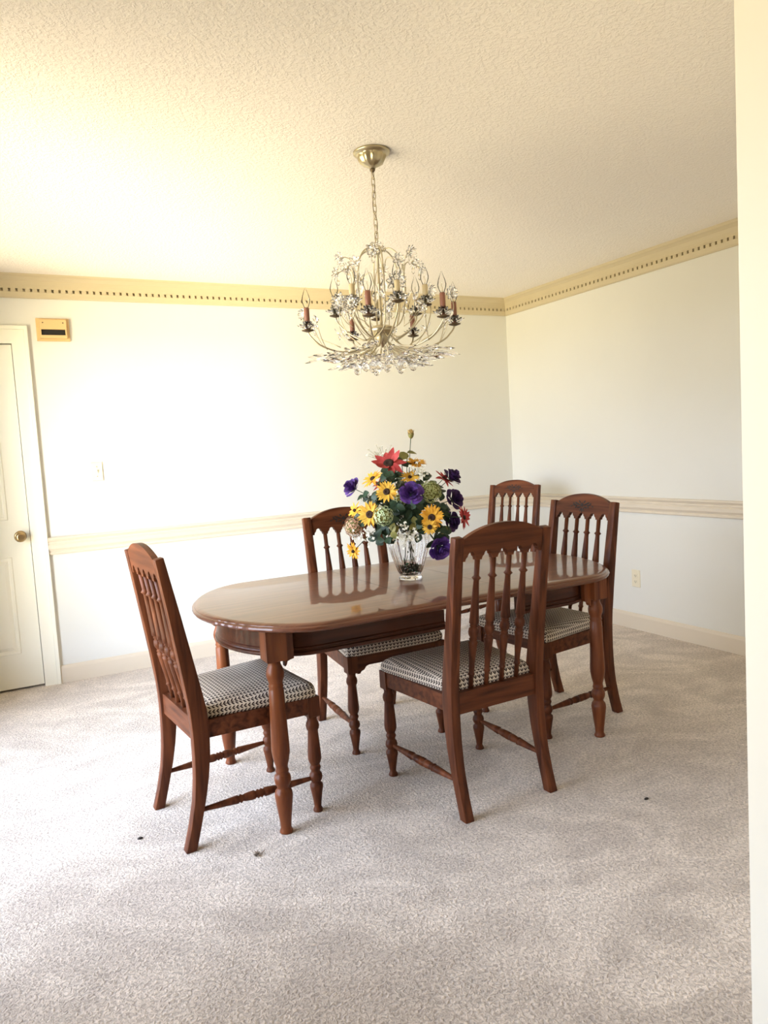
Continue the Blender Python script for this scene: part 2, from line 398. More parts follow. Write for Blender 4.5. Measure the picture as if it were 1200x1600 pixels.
leg_prof = [(.001, 0), (.021, 0), (.0235, .004), (.022, .010), (.0185, .018), (.020, .04), (.0285, .105), (.0315, .135), (.029, .150), (.021, .160), (.021, .166), (.027, .178), (.0295, .192), (.027, .206), (.021, .213), (.0225, .219), (.0235, .224), (.021, .230), (.021, .240), (.027, .262), (.0315, .290), (.0318, .31), (.030, .36), (.0275, .44), (.0262, .510), (.0235, .516), (.0265, .523), (.0235, .530), (.025, .538), (.0305, .555), (.0315, .567), (.029, .58), (.022, .596), (.021, .606), (.023, .615)]
for sx_ in (-1, 1):
    for sy in (-1, 1):
        s = MB(); M_ = Matrix.Translation((sx_*LX, sy*LY, 0)); s.lathe(leg_prof, 28, M_)
        s.loft([[(sx_*LX+q[0]*h, sy*LY+q[1]*h, z) for q in ((-1, -1), (1, -1), (1, 1), (-1, 1))] for h, z in ((.033, .612), (.036, .616), (.036, .7195))])
        # scalloped bracket between block and long apron
        br = [(0, .719), (0, .585), (.006, .590), (.010, .602), (.020, .606), (.034, .609), (.034, .719)]
        br = [(sx_*LX-sx_*(.034+x), z) for x, z in br]
        s.prism(br, sy*LY-.012, sy*LY+.012)
        s.build('leg', wood('leg_walnut', (10, 10, 1.0), (.075, .018, .006), (.24, .074, .024), .38, .15) if (sx_, sy) == (-1, -1) else bpy.data.materials['leg_walnut'], table)

# ------------------------------------------------------------ chairs
def interp(tab, z):
    for (z0, *a), (z1, *b_) in zip(tab, tab[1:]):
        if z0 <= z <= z1:
            t = (z-z0)/(z1-z0); return [p+(q-p)*t for p, q in zip(a, b_)]
    return tab[-1][1:]
POST = [(0, -.275, -.238), (.08, -.252, -.216), (.17, -.232, -.192), (.25, -.224, -.176), (.32, -.221, -.167), (.40, -.221, -.163), (.47, -.224, -.166), (.60, -.240, -.190), (.80, -.268, -.228), (1.0, -.297, -.268)]
cl_prof = [(.001, 0), (.017, 0), (.0185, .004), (.0165, .010), (.0125, .018), (.0145, .035), (.021, .075), (.0245, .093), (.023, .103), (.0165, .109), (.0165, .113), (.022, .120), (.0245, .130), (.022, .142), (.017, .148), (.0165, .155), (.019, .160), (.0205, .166), (.018, .172), (.0165, .178), (.021, .185), (.0245, .197), (.0245, .212), (.022, .25), (.019, .295), (.0185, .305), (.0225, .311), (.0245, .322), (.0225, .334), (.0185, .342), (.018, .350), (.022, .362)]
sp_prof = [(.0075, 0), (.0075, .10), (.009, .108), (.0115, .118), (.009, .128), (.0085, .135), (.0095, .20), (.0135, .345), (.0145, .37), (.0105, .378), (.0135, .388), (.0105, .398), (.011, .405), (.0155, .425), (.0165, .445), (.0150, .468), (.0105, .485), (.0135, .493), (.0105, .503), (.0155, .515), (.0145, .55), (.0105, .74), (.0085, .835), (.0095, .842), (.0145, .855), (.0095, .868), (.0082, .876), (.0085, 1.0)]

def chair_parts(t):
    for sg in (-1, 1):
        s = MB(); loops = []
        for k in range(26):
            z = 1.0*k/25; a, b_ = interp(POST, z)
            zz = z
            x0, x1 = sg*.173, sg*.210
            dz = 0 if k < 25 else -.006
            loops.append([(x0, a, z+dz), (x1, a, z+dz), (x1, b_, z), (x0, b_, z)])
        s.loft(loops); s.build('back_post', wood_v, t, bevel=.003, auto=.5)
        s = MB(); s.lathe(cl_prof, 22, Matrix.Translation((sg*.216, .214, 0)))
        s.loft([[(sg*.216+q[0]*h, .214+q[1]*h, z) for q in ((-1, -1), (1, -1), (1, 1), (-1, 1))] for h, z in ((.021, .358), (.0235, .362), (.0235, .432))])
        s.build('leg', wood_v, t)
        # side stretcher
        s = MB(); A = Vector((sg*.216, .200, .128)); B_ = Vector((sg*.192, -.226, .128)); L = (B_-A).length
        prof = [(.0075, 0), (.0085, .06), (.014, .27), (.0145, .29), (.0105, .30), (.016, .315), (.0105, .33), (.013, .35), (.0155, .40), (.0155, .43), (.011, .445), (.0165, .46), (.012, .475), (.0165, .49), (.011, .505), (.0155, .52), (.0155, .55), (.013, .60), (.0105, .62), (.016, .635), (.0105, .65), (.0145, .66), (.014, .68), (.0085, .90), (.0075, 1)]
        s.lathe([(a, z*L) for a, z in prof], 16, frame(A, B_-A)); s.build('stretcher', wood_v, t)
    # seat frame: trapezoid of rails with shaped front rail
    s = MB()
    xb, xf, yb, yf = .190, .2325, -.200, .228
    s.prism([(-.173, .362), (.173, .362), (.173, .440), (-.173, .440)], -.212, -.188)
    fp = [(-.193, .432), (-.193, .352), (-.180, .352), (-.174, .362), (-.160, .366), (-.150, .380), (-.135, .384), (.135, .384), (.150, .380), (.160, .366), (.174, .362), (.180, .352), (.193, .352), (.193, .432)]
    s.prism(fp, .208, .231)
    for sg in (-1, 1):
        vs = [(sg*x, y, z) for z in (.372, .432) for x, y in ((.182, -.175), (.205, -.170), (.2345, .192), (.212, .192))]
        s.add(vs, [(0, 1, 2, 3), (7, 6, 5, 4), (0, 4, 5, 1), (1, 5, 6, 2), (2, 6, 7, 3), (3, 7, 4, 0)])
    s.build('seat_frame', wood_h, t, bevel=.0015)
    # padded seat
    def seat_loop(ins, z):
        out = []; pts = [(-.170, -.185), (.170, -.185), (.186, -.170), (.2385, .200), (.238, .222), (.20, .238), (-.20, .238), (-.238, .222), (-.2385, .200), (-.186, -.170)]
        cx, cy = 0, .03
        n = len(pts)
        for i in range(n):
            for k in range(4):
                q = [pts[i][j]+(pts[(i+1) % n][j]-pts[i][j])*k/4 for j in (0, 1)]
                sx_, sy_ = 1-ins/.22, 1-ins/.21
                out.append((q[0]*sx_, cy+(q[1]-cy)*sy_, z))
        return out
    s = MB(); s.loft([seat_loop(i, z) for i, z in ((.004, .430), (0, .436), (-.002, .448), (.0, .460), (.006, .471), (.018, .480), (.04, .487), (.08, .492), (.13, .495), (.18, .496), (.205, .496))], smooth=True)
    cu = s.build('seat_cushion', fab, t)
    uvl = cu.data.uv_layers.new(name='weave')
    for pg in cu.data.polygons:
        n = pg.normal
        for li in pg.loop_indices:
            q = cu.data.vertices[cu.data.loops[li].vertex_index].co
            if abs(n.z) > .6: uv = (q.x+1, q.y+1)
            elif abs(n.x) > abs(n.y): uv = (q.z*math.copysign(1, n.x)+1, q.y+1)
            else: uv = (q.x+1, q.z+1)
            uvl.data[li].uv = uv
    # crest rail with five arches
    s = MB(); W = .173; n5 = 5; pitch = 2*W/n5; low = []
    base = .912; rise = .030
    half = [(.34, 0), (.33, .16), (.30, .34), (.25, .46), (.21, .50), (.20, .62), (.17, .80), (.10, .95)]
    shape = [(-.5, 0)]+[(-a, h) for a, h in half]+[(0, 1.0)]+[(a, h) for a, h in reversed(half)]
    for i in range(n5):
        for a, h in shape: low.append((-W+(i+.5+a)*pitch, base+rise*h))
    low.append((W, base))
    top = []
    for i in range(25):
        x = W-2*W*i/24; q = abs(x)/W
        top.append((x, .988+.045*(1-q**2.2)))
    poly = low+top
    def lean(x, y, z): return (x, y-.165*(z-.45), z)
    s = MB(); nP = len(poly)
    fr_, bk = [lean(x, -.182, z) for x, z in poly], [lean(x, -.204, z) for x, z in poly]
    s.add(fr_+bk, [(i, nP+i, nP+(i+1) % nP, (i+1) % nP) for i in range(nP)])
    # cap faces as vertical strips between lower and upper outline
    def topz(x): q = min(1, abs(x)/W); return .988+.045*(1-q**2.2)
    for yy in (-.182, -.204):
        vs = []; fs = []
        for i, (x, z) in enumerate(low):
            vs += [lean(x, yy, z), lean(x, yy, topz(x))]
        for i in range(len(low)-1): fs.append((2*i, 2*i+2, 2*i+3, 2*i+1))
        s.add(vs, fs)
    cr_ = s.build('crest_rail', wood_h, t)
    # carved leaf and flower ornament on the front face
    s = MB()
    def petal(cx, cz, ang, ln, wd, c=.0):
        vs = []; k = 8
        for i in range(k+1):
            q = i/k; wv = wd*math.sin(PI*min(1, q*.98+.01))**.8
            xx = ln*q; bend = c*q*q*ln
            for sgn in (1, 0, -1):
                px, pz = xx, bend+sgn*wv
                X_, Z_ = cx+px*math.cos(ang)-pz*math.sin(ang), cz+px*math.sin(ang)+pz*math.cos(ang)
                vs.append(lean(X_, -.1815+(.0012 if sgn == 0 else 0), Z_+.022))
        fs = []
        for i in range(k):
            for j in (0, 1): a = i*3+j; fs.append((a, a+1, a+4, a+3))
        s.add(vs, fs)
    for sg in (-1, 1):
        def PT(x, z, ang, ln, wd, c=0): petal(sg*x, z, ang if sg > 0 else PI-ang, ln, wd, c*sg)
        PT(.008, .957, .1, .034, .004, .25); PT(.028, .960, .75, .022, .0045, -.3); PT(.030, .957, -.2, .030, .004, .3)
        PT(.034, .955, -.9, .018, .0035); PT(.046, .960, .5, .016, .003); PT(.008, .950, -.5, .028, .004, .3); PT(.004, .945, -1.1, .022, .0035)
        PT(.010, .966, .9, .018, .004); PT(.060, .953, -.3, .016, .003)
    for k in range(6): petal(0, .958, k*PI/3+.5, .011, .0035)
    petal(0, .942, -PI/2, .022, .004)
    s.build('carved_ornament', carve_m, cr_)
    for i in range(4):
        x = -W+(i+1)*pitch
        B0 = Vector(lean(x, -.193, .438)); T0 = Vector(lean(x, -.193, .916)); L = (T0-B0).length
        s = MB(); s.lathe([(a*1.15, z*L) for a, z in sp_prof], 16, frame(B0, T0-B0)); s.build('spindle', wood_v, t)

CH = [((-3.022, -2.207), -1.4898, 'brown spindle-back dining chair at the left end of the table, back toward the door'),
      ((-2.200, -2.511), .034, 'brown spindle-back dining chair nearest the camera, its back facing the viewer'),
      ((-1.484, -2.143), 1.6367, 'brown spindle-back dining chair at the right end of the table, nearest the wall outlet'),
      ((-2.234, -1.816), 3.1203, 'brown spindle-back dining chair behind the table, directly behind the vase of flowers'),
      ((-.722, -.695), 1.87, 'brown spindle-back dining chair standing alone in the far corner away from the table')]
proto = None
for (xy, yaw, lab) in CH:
    if proto is None:
        proto = thing('dining_chair', lab, 'chair', (*xy, 0), yaw, 'spindle-back dining chairs'); chair_parts(proto)
    else:
        o = proto.copy(); C.objects.link(o); o.location = (*xy, 0); o.rotation_euler = (0, 0, yaw); o['label'] = lab
        for ch in list(proto.children):
            c = ch.copy(); C.objects.link(c); c.parent = o
            for g in ch.children:
                d = g.copy(); C.objects.link(d); d.parent = c

# ------------------------------------------------------------ vase
VX, VY, VZ = -2.206, -2.150, .750
vase = thing('glass_vase', 'clear fluted glass vase holding the bouquet on the table', 'vase', (VX, VY, VZ))
prof_o = [(.0005, .003), (.030, .002), (.046, .0), (.050, .004), (.050, .010), (.044, .015), (.042, .020), (.047, .026), (.054, .04), (.066, .075), (.079, .115), (.087, .150), (.0885, .170), (.085, .190), (.077, .205), (.071, .214), (.074, .222), (.080, .228)]
prof_i = [(.077, .2285), (.070, .221), (.067, .213), (.073, .203), (.0810, .188), (.0845, .170), (.083, .150), (.075, .115), (.062, .075), (.050, .04), (.042, .028), (.030, .022), (.0005, .021)]
def flu(z, a):
    k = max(0, min(1, (z-.024)/.02))*max(0, min(1, (.232-z)/.03))
    return .022*k*(abs(math.cos(11*a))*2-1)
s = MB(); s.lathe(prof_o+prof_i, 176, None, flu, cap=False); s.build('vase_body', glass, vase)
green = mat('dark_green_glass_chips', (.02, .20, .10), .2)
s = MB()
for i in range(260):
    a = random.random()*2*PI; z = .028+random.random()*.034; rr = (.040+(z-.028)*.42)*math.sqrt(random.random())*.93
    q = random.uniform(.0035, .0055)
    M_ = Matrix.Translation((VX+rr*math.cos(a), VY+rr*math.sin(a), VZ+z)) @ Matrix.Rotation(random.random()*6, 4, (random.random(), random.random(), .5))
    s.add([(q, 0, 0), (-q, 0, 0), (0, q, 0), (0, -q, 0), (0, 0, q*1.3), (0, 0, -q)], [(0, 2, 4), (2, 1, 4), (1, 3, 4), (3, 0, 4), (2, 0, 5), (1, 2, 5), (3, 1, 5), (0, 3, 5)], M_)
tag(s.build('glass_gravel', green), 'dark green glass chips filling the bottom of the clear vase', 'glass gravel', kind='stuff')

# ------------------------------------------------------------ flowers
def fmat(n, c1, c2, sc=30, rough=.7): return vary(mat(n, c1, rough), c1, c2, nscale=sc)
M_sun = fmat('sunflower_yellow', (.78, .42, .03), (.85, .55, .08))
M_org = fmat('golden_orange_petal', (.75, .33, .02), (.85, .48, .04))
M_red = fmat('coral_red_petal', (.42, .03, .035), (.60, .08, .07))
M_pur = fmat('purple_rose_petal', (.035, .012, .10), (.19, .075, .40), 55)
M_pur2 = fmat('dark_purple_rose_petal', (.022, .008, .045), (.095, .03, .16), 55)
M_grn = fmat('pale_green_floret', (.50, .66, .34), (.72, .80, .56))
M_yg = fmat('yellow_green_floret', (.38, .42, .13), (.55, .58, .28))
M_cor = fmat('coral_cream_floret', (.62, .25, .15), (.75, .60, .42), 80)
M_wht = fmat('white_floret', (.78, .76, .62), (.85, .84, .74))
M_cen = fmat('dark_seed_centre', (.02, .010, .006), (.06, .025, .01), 200, .9)
M_lf = fmat('dark_green_leaf', (.012, .032, .014), (.03, .07, .03), 40, .5)
M_lf2 = fmat('olive_leaf', (.12, .13, .03), (.28, .25, .06), 40, .6)
M_stem = mat('green_stem', (.05, .08, .03), .6)
BC = Vector((-2.20, -2.135, .985)); CAMP = Vector((-3.724, -4.87, 1.305))
NECK = Vector((VX, VY, VZ+.215))
def petal_strip(s, M_, ln, wd, curl=0., cup=0., base=0., tip=.35, k=7):
    vs = []
    for i in range(k+1):
        q = i/k; wv = wd*(math.sin(PI*(q*(1-.02)+.02)**.75)**.7*(1-tip*q)+.04)
        a = curl*q
        xx = base+ln*(q if abs(curl) < .05 else math.sin(a)/curl); zz = ln*(0 if abs(curl) < .05 else (1-math.cos(a))/curl)
        for sg in (-1, 0, 1): vs.append((xx, sg*wv, zz+cup*wv*(1 if sg else 0)))
    s.add(vs, [(i*3+j, i*3+j+1, i*3+j+4, i*3+j+3) for i in range(k) for j in (0, 1)], M_, True)
def stem(root, pos, deep=False):
    P0 = Vector(pos); mid = P0.lerp(NECK, .5)+Vector((0, 0, .02 if P0.z > 1.0 else .05))
    end = NECK+Vector((random.uniform(-.02, .02), random.uniform(-.02, .02), -.02))
    pts = [P0, mid, end]
    if deep: pts.append(Vector((VX+random.uniform(-.02, .02), VY+random.uniform(-.02, .02), VZ+.06)))
    s = MB(); s.tube([q-P0 for q in spline(pts, 6)], .0016, 6); s.build('stem', M_stem, root)
def nrm_of(pos, camw):
    p_ = Vector(pos); return ((p_-BC).normalized()*(1-camw)+(CAMP-p_).normalized()*camw).normalized()
def daisy(pos, r_, mp_, label, name='sunflower', cat='flower', npet=15, camw=.6, cen=.34, layers=2, wd=.16, group='silk sunflowers in the vase', nrm=None, curl=.35, deep=False):
    root = thing(name, label, cat, pos, 0, group); n = nrm or nrm_of(pos, camw)
    s = MB()
    for L in range(layers):
        for i in range(npet):
            a = 2*PI*(i+.5*L)/npet+random.uniform(-.09, .09)
            M_ = frame((0, 0, -.002*L), n) @ Matrix.Rotation(a, 4, 'Z') @ Matrix.Rotation(-random.uniform(-.1, .3)-.12*L, 4, 'Y')
            petal_strip(s, M_, 1.1*r_*(1-cen*.6)*random.uniform(.9, 1.08), r_*wd, curl*random.uniform(-1, .6), .25, r_*cen*.6)
    s.build('petals', mp_, root)
    s = MB(); s.lathe([(r_*cen, 0), (r_*cen, .004), (r_*cen*.85, .009), (r_*cen*.5, .010), (r_*cen*.3, .007), (.0004, .006)], 18, frame((0, 0, -.002), n)); s.build('seed_head', M_cen, root)
    stem(root, pos, deep); return root
def rose(pos, r_, mp_, label, camw=.25, nrm=None, deep=False):
    root = thing('rose', label, 'flower', pos, 0, 'purple silk roses in the vase'); n = nrm or nrm_of(pos, camw)
    s = MB(); Fm = frame((0, 0, 0), n)
    # layers: petals, inner radius, outer radius, z base, z top, roll of the rim, angular overlap
    rings = [(3, .05, .20, -.1, .72, .02, 2.0), (4, .12, .38, -.2, .66, .08, 1.7), (5, .18, .60, -.3, .52, .14, 1.6), (5, .25, .84, -.4, .34, .20, 1.25), (5, .30, 1.12, -.45, .0, .24, 1.0)]
    for ri, (k, ra, rb, za, zb, roll, ov) in enumerate(rings):
        for i in range(k):
            a0 = 2*PI*i/k+ri*.9+random.uniform(-.12, .12); vs = []; nn, mm = 8, 6; span = 2*PI/k*ov; hs = random.uniform(.8, 1.2); ph = random.random()*6
            for j in range(mm+1):
                q = j/mm
                for l in range(nn+1):
                    w_ = l/nn*2-1; tipq = q*(1-.22*abs(w_)**2.5)
                    rr = ra+(rb-ra)*math.sin(tipq*PI/2)**1.1+roll*max(0, tipq-.72)*2.2+.05*w_*(1 if i % 2 else -1)+.03*math.sin(5*w_+ph)*q
                    zz = za+(zb*hs+.22*(hs-1)*3-za)*tipq**.85-roll*max(0, tipq-.8)*1.2
                    aa = a0+w_*span*.5*(.35+.65*math.sin(PI*min(tipq, .62)/1.24))
                    vs.append((r_*rr*math.cos(aa), r_*rr*math.sin(aa), r_*zz))
            s.add(vs, [(j*(nn+1)+l, j*(nn+1)+l+1, (j+1)*(nn+1)+l+1, (j+1)*(nn+1)+l) for j in range(mm) for l in range(nn)], Fm, True)
    s.build('petals', mp_, root)
    s = MB()
    for i in range(5): petal_strip(s, Fm @ Matrix.Translation((0, 0, -r_*.5)) @ Matrix.Rotation(i*2*PI/5, 4, 'Z'), r_*.8, r_*.16, .5)
    s.build('sepals', M_lf, root)
    stem(root, pos, deep); return root
def floret(s, M_, q):
    for i in range(4):
        a = i*PI/2; c_, s_ = math.cos(a), math.sin(a); c2, s2 = math.cos(a+.6), math.sin(a+.6); c3, s3 = math.cos(a-.6), math.sin(a-.6)
        s.add([(0, 0, 0), (q*.7*c3, q*.7*s3, .25*q), (q*c_, q*s_, .1*q), (q*.7*c2, q*.7*s2, .25*q)], [(0, 1, 2, 3)], M_)
def cluster(pos, r_, mp_, label, name='hydrangea', n_=60, q=.0088, camw=.5, squash=.75, group='hydrangea heads in the vase'):
    root = thing(name, label, 'flower', pos, 0, group); n = nrm_of(pos, camw); Fm = frame((0, 0, 0), n)
    s = MB()
    for i in range(n_):
        z = 1-1.5*(i+.5)/n_; a = i*2.399963; rr = math.sqrt(1-z*z)*random.uniform(.9, 1.08)
        d = Vector((rr*math.cos(a), rr*math.sin(a), z*squash))
        floret(s, Fm @ frame(d*r_, d, random.random()*3), q*random.uniform(.8, 1.2))
    s.build('florets', mp_, root)
    s = MB()
    s.lathe([(r_*.3, -r_*.45), (r_*.70, -r_*.2), (r_*.80, r_*.15), (r_*.7, r_*.45), (r_*.3, r_*.65), (.0004, r_*.7)], 12, Fm); s.build('flower_core', M_lf2, root)
    stem(root, pos); return root
def spray(pos, r_, label, n_=34, camw=.35):
    root = thing('filler_spray', label, 'flower', pos, 0, 'white filler sprays in the vase'); n = nrm_of(pos, camw); Fm = frame((0, 0, 0), n)
    s = MB(); st = MB(); b0 = Fm @ Vector((0, 0, -r_))
    for i in range(n_):
        d = Vector((random.gauss(0, .5), random.gauss(0, .5), random.uniform(-.4, .9)))*r_
        w_ = Fm @ d
        floret(s, frame(w_, n+Vector((random.uniform(-.6, .6), random.uniform(-.6, .6), random.uniform(-.6, .6)))), .0066*random.uniform(.7, 1.25))
        st.tube([b0, w_.lerp(b0, .5)+Vector((0, 0, .004)), w_], .0005, 4)
    s.build('florets', M_wht, root); st.build('twigs', M_lf2, root); return root
def leaf_mesh(s, M_, ln, wd, curl=.4):
    vs = []; k = 8
    for i in range(k+1):
        q = i/k; wv = wd*math.sin(PI*q**.85)**.8*(1+.10*(i % 2)) + .0006
        xx = ln*q; zz = -curl*ln*q*q*.5
        for sg in (-1, 0, 1): vs.append((xx, sg*wv, zz+(.22*wv if sg else 0)))
    s.add(vs, [(i*3+j, i*3+j+1, i*3+j+4, i*3+j+3) for i in range(k) for j in (0, 1)], M_, True)
NEAR = []; USED = {}
def near_label(pos, kind):
    R1 = Vector((math.cos(YAW), -math.sin(YAW), 0)); F1 = Vector((math.sin(YAW), math.cos(YAW), 0))
    for nm, q in sorted(NEAR, key=lambda a: (Vector(a[1])-Vector(pos)).length):
        d = Vector(pos)-Vector(q); dx, dz, dy = d.dot(R1), d.z, d.dot(F1)
        opts = sorted([(-abs(dx), 'just right of' if dx > 0 else 'just left of'), (-abs(dz), 'just above' if dz > 0 else 'just below'), (-abs(dy), 'behind' if dy > 0 else 'in front of')])
        for _, w_ in opts[:2]:
            lab = '%s %s the %s' % (kind, w_, nm)
            if lab not in USED: USED[lab] = 1; return lab
def leafspray(pos, r_, mp_, label, n_=5, group='dark green leaf sprays in the vase', camw=.2):
    root = thing('leaf_spray', label, 'foliage', pos, 0, group)
    out = (Vector(pos)-BC).normalized()
    for i in range(n_):
        d = (nrm_of(pos, camw)+Vector((random.uniform(-.5, .5), random.uniform(-.5, .5), random.uniform(-.5, .5)))).normalized()
        side = out.cross(d); side = side.normalized() if side.length > .05 else Vector((1, 0, 0))
        ax = (Matrix.Rotation(2*PI*i/n_+random.random(), 3, d) @ side).normalized()
        yv = d.cross(ax).normalized(); Mr = Matrix((ax, yv, d)).transposed().to_4x4()
        s = MB(); leaf_mesh(s, Mr, r_*random.uniform(.85, 1.2), r_*random.uniform(.32, .45)); s.build('leaf', mp_, root)
    stem(root, pos); return root

G_X = 'loose golden daisies in the vase'
NEAR += [('upper yellow sunflower', (-2.353, -2.257, 1.137)), ('left yellow sunflower', (-2.411, -2.212, 1.05)), ('large front orange sunflower', (-2.204, -2.345, 1.025)),
         ('golden daisy at the top right', (-2.179, -2.202, 1.239)), ('yellow daisy over the central rose', (-2.232, -2.236, 1.185)), ('drooping orange daisy', (-2.461, -2.144, .901)),
         ('large coral red daisy', (-2.303, -2.193, 1.247)), ('red daisy at the upper right', (-2.068, -2.232, 1.168)), ('red daisy at the far right', (-2.031, -2.312, 1.007)),
         ('far left purple rose', (-2.425, -2.082, 1.157)), ('central purple rose', (-2.276, -2.321, 1.127)), ('upper right purple rose', (-2.022, -2.232, 1.175)), ('low hanging purple rose', (-2.156, -2.326, .889)),
         ('dark rose at the right edge', (-2.032, -2.259, 1.082)), ('front green hydrangea', (-2.378, -2.264, 1.042)), ('yellow-green hydrangea', (-2.179, -2.303, 1.124)), ('coral floret cluster', (-2.443, -2.122, .996)),
         ('white filler at the vase rim', (-2.297, -2.303, .954)), ('tan bud', (-2.162, -2.143, 1.361))]
daisy((-2.353, -2.257, 1.137), .043, M_sun, 'yellow sunflower with dark centre at the upper middle left of the bouquet', deep=True)
daisy((-2.411, -2.212, 1.05), .049, M_sun, 'yellow sunflower left of the pale green hydrangea', deep=True)
daisy((-2.204, -2.345, 1.025), .047, M_org, 'large orange sunflower facing front at the right of the bouquet', npet=18, camw=.75, deep=True)
daisy((-2.225, -2.362, .990), .030, M_sun, 'small yellow sunflower overlapping the large orange one', npet=12, camw=.8)
daisy((-2.365, -2.167, 1.188), .047, M_org, 'orange-tipped daisy under the red poinsettia-like bloom', 'daisy', npet=9, camw=.1, cen=.25, group=G_X)
daisy((-2.179, -2.202, 1.239), .045, M_org, 'golden daisy at the top right of the bouquet, below the bud', 'daisy', npet=9, camw=.1, cen=.2, group=G_X, wd=.24)
daisy((-2.232, -2.236, 1.185), .040, M_sun, 'yellow daisy above the central purple rose', 'daisy', npet=9, camw=.2, cen=.2, group=G_X)
daisy((-2.461, -2.144, .901), .036, M_org, 'orange daisy drooping at the lower left of the vase', 'daisy', npet=8, camw=.3, cen=.2, group=G_X, wd=.22)
daisy((-2.424, -2.103, 1.062), .036, M_org, 'orange daisy at the far left edge above the coral cluster', 'daisy', npet=8, camw=.3, cen=.2, group=G_X)
GR = 'red silk daisies in the vase'
daisy((-2.303, -2.193, 1.247), .070, M_red, 'large coral red daisy with dark centre at the top left', 'red_daisy', npet=10, camw=.25, cen=.32, layers=1, wd=.23, group=GR, curl=-1.3, nrm=Vector((-.50, -.62, .60)).normalized(), deep=True)
daisy((-2.068, -2.232, 1.168), .048, M_red, 'red daisy beside the purple rose at the upper right', 'red_daisy', npet=9, camw=.2, cen=.2, layers=1, wd=.22, group=GR)
daisy((-2.031, -2.312, 1.007), .048, M_red, 'red daisy at the far right edge of the bouquet', 'red_daisy', npet=9, camw=.1, cen=.2, layers=2, wd=.22, group=GR)
daisy((-2.323, -2.146, 1.159), .034, M_red, 'small red daisy between two yellow sunflowers', 'red_daisy', npet=8, camw=.3, cen=.2, layers=1, wd=.2, group=GR)
rose((-2.425, -2.082, 1.157), .036, M_pur, 'purple rose at the far left of the bouquet')
rose((-2.276, -2.321, 1.127), .040, M_pur, 'purple rose at the centre front of the bouquet', .45, deep=True)
rose((-2.022, -2.232, 1.175), .036, M_pur2, 'dark purple rose at the upper right behind the red daisy')
rose((-2.156, -2.326, .889), .042, M_pur, 'purple rose hanging low right of the vase', .3)
rose((-2.032, -2.259, 1.082), .038, M_pur2, 'dark purple rose at the right edge above the red daisy', .4)
rose((-2.056, -2.267, .988), .036, M_pur2, 'dark purple rose low at the right side of the bouquet', .4)
cluster((-2.378, -2.264, 1.042), .038, M_grn, 'pale green hydrangea at the front left of the bouquet')
cluster((-2.179, -2.303, 1.124), .044, M_yg, 'yellow-green hydrangea right of the central purple rose', n_=120, q=.0075)
cluster((-2.443, -2.122, .996), .042, M_cor, 'coral and cream floret cluster at the lower left edge', n_=90, q=.0075)
cluster((-2.296, -2.255, 1.100), .026, M_grn, 'small green hydrangea just left of the central purple rose', n_=30)
spray((-2.201, -2.262, 1.204), .034, 'white filler spray under the golden daisy at the top')
spray((-2.297, -2.303, .954), .042, 'white filler spray spilling over the rim of the vase', 46)
spray((-2.292, -2.103, 1.290), .045, 'wispy white filler spray behind the large coral red daisy', 26, .1)
spray((-2.411, -2.187, .957), .030, 'white filler spray low at the left side of the bouquet', 22)
spray((-2.312, -2.314, .995), .020, 'tiny white flowers above the vase rim', 10)
spray((-2.440, -2.13, .965), .032, 'pinkish white filler spray over the drooping orange daisy', 24)
bud = thing('flower_bud', 'tan flower bud on a tall thin stem at the very top', 'flower', (-2.162, -2.143, 1.361))
s = MB()
for L, (k, tl) in enumerate(((5, 1.15), (5, .9))):
    for i in range(k): petal_strip(s, frame((0, 0, -.012), (0, 0, 1)) @ Matrix.Rotation(2*PI*(i+.5*L)/k, 4, 'Z') @ Matrix.Rotation(-tl, 4, 'Y'), .036, .013, .5, .3)
s.build('petals', fmat('tan_bud', (.35, .22, .05), (.62, .45, .18)), bud)
s = MB(); s.lathe([(.002, -.018), (.009, -.012), (.0125, -.002), (.010, .006), (.003, .010)], 12); s.build('calyx', M_lf2, bud)
stem(bud, (-2.162, -2.143, 1.361), True)
for p_, r_ in (((-2.193, -2.156, 1.284), .05), ((-2.251, -2.29, 1.001), .034), ((-2.34, -2.256, .976), .034), ((-2.135, -2.306, .971), .036)):
    leafspray(p_, r_, M_lf2, near_label(p_, 'olive yellow-green leaves'), 4 if p_[2] < 1.2 else 2, 'olive leaf clusters in the vase')
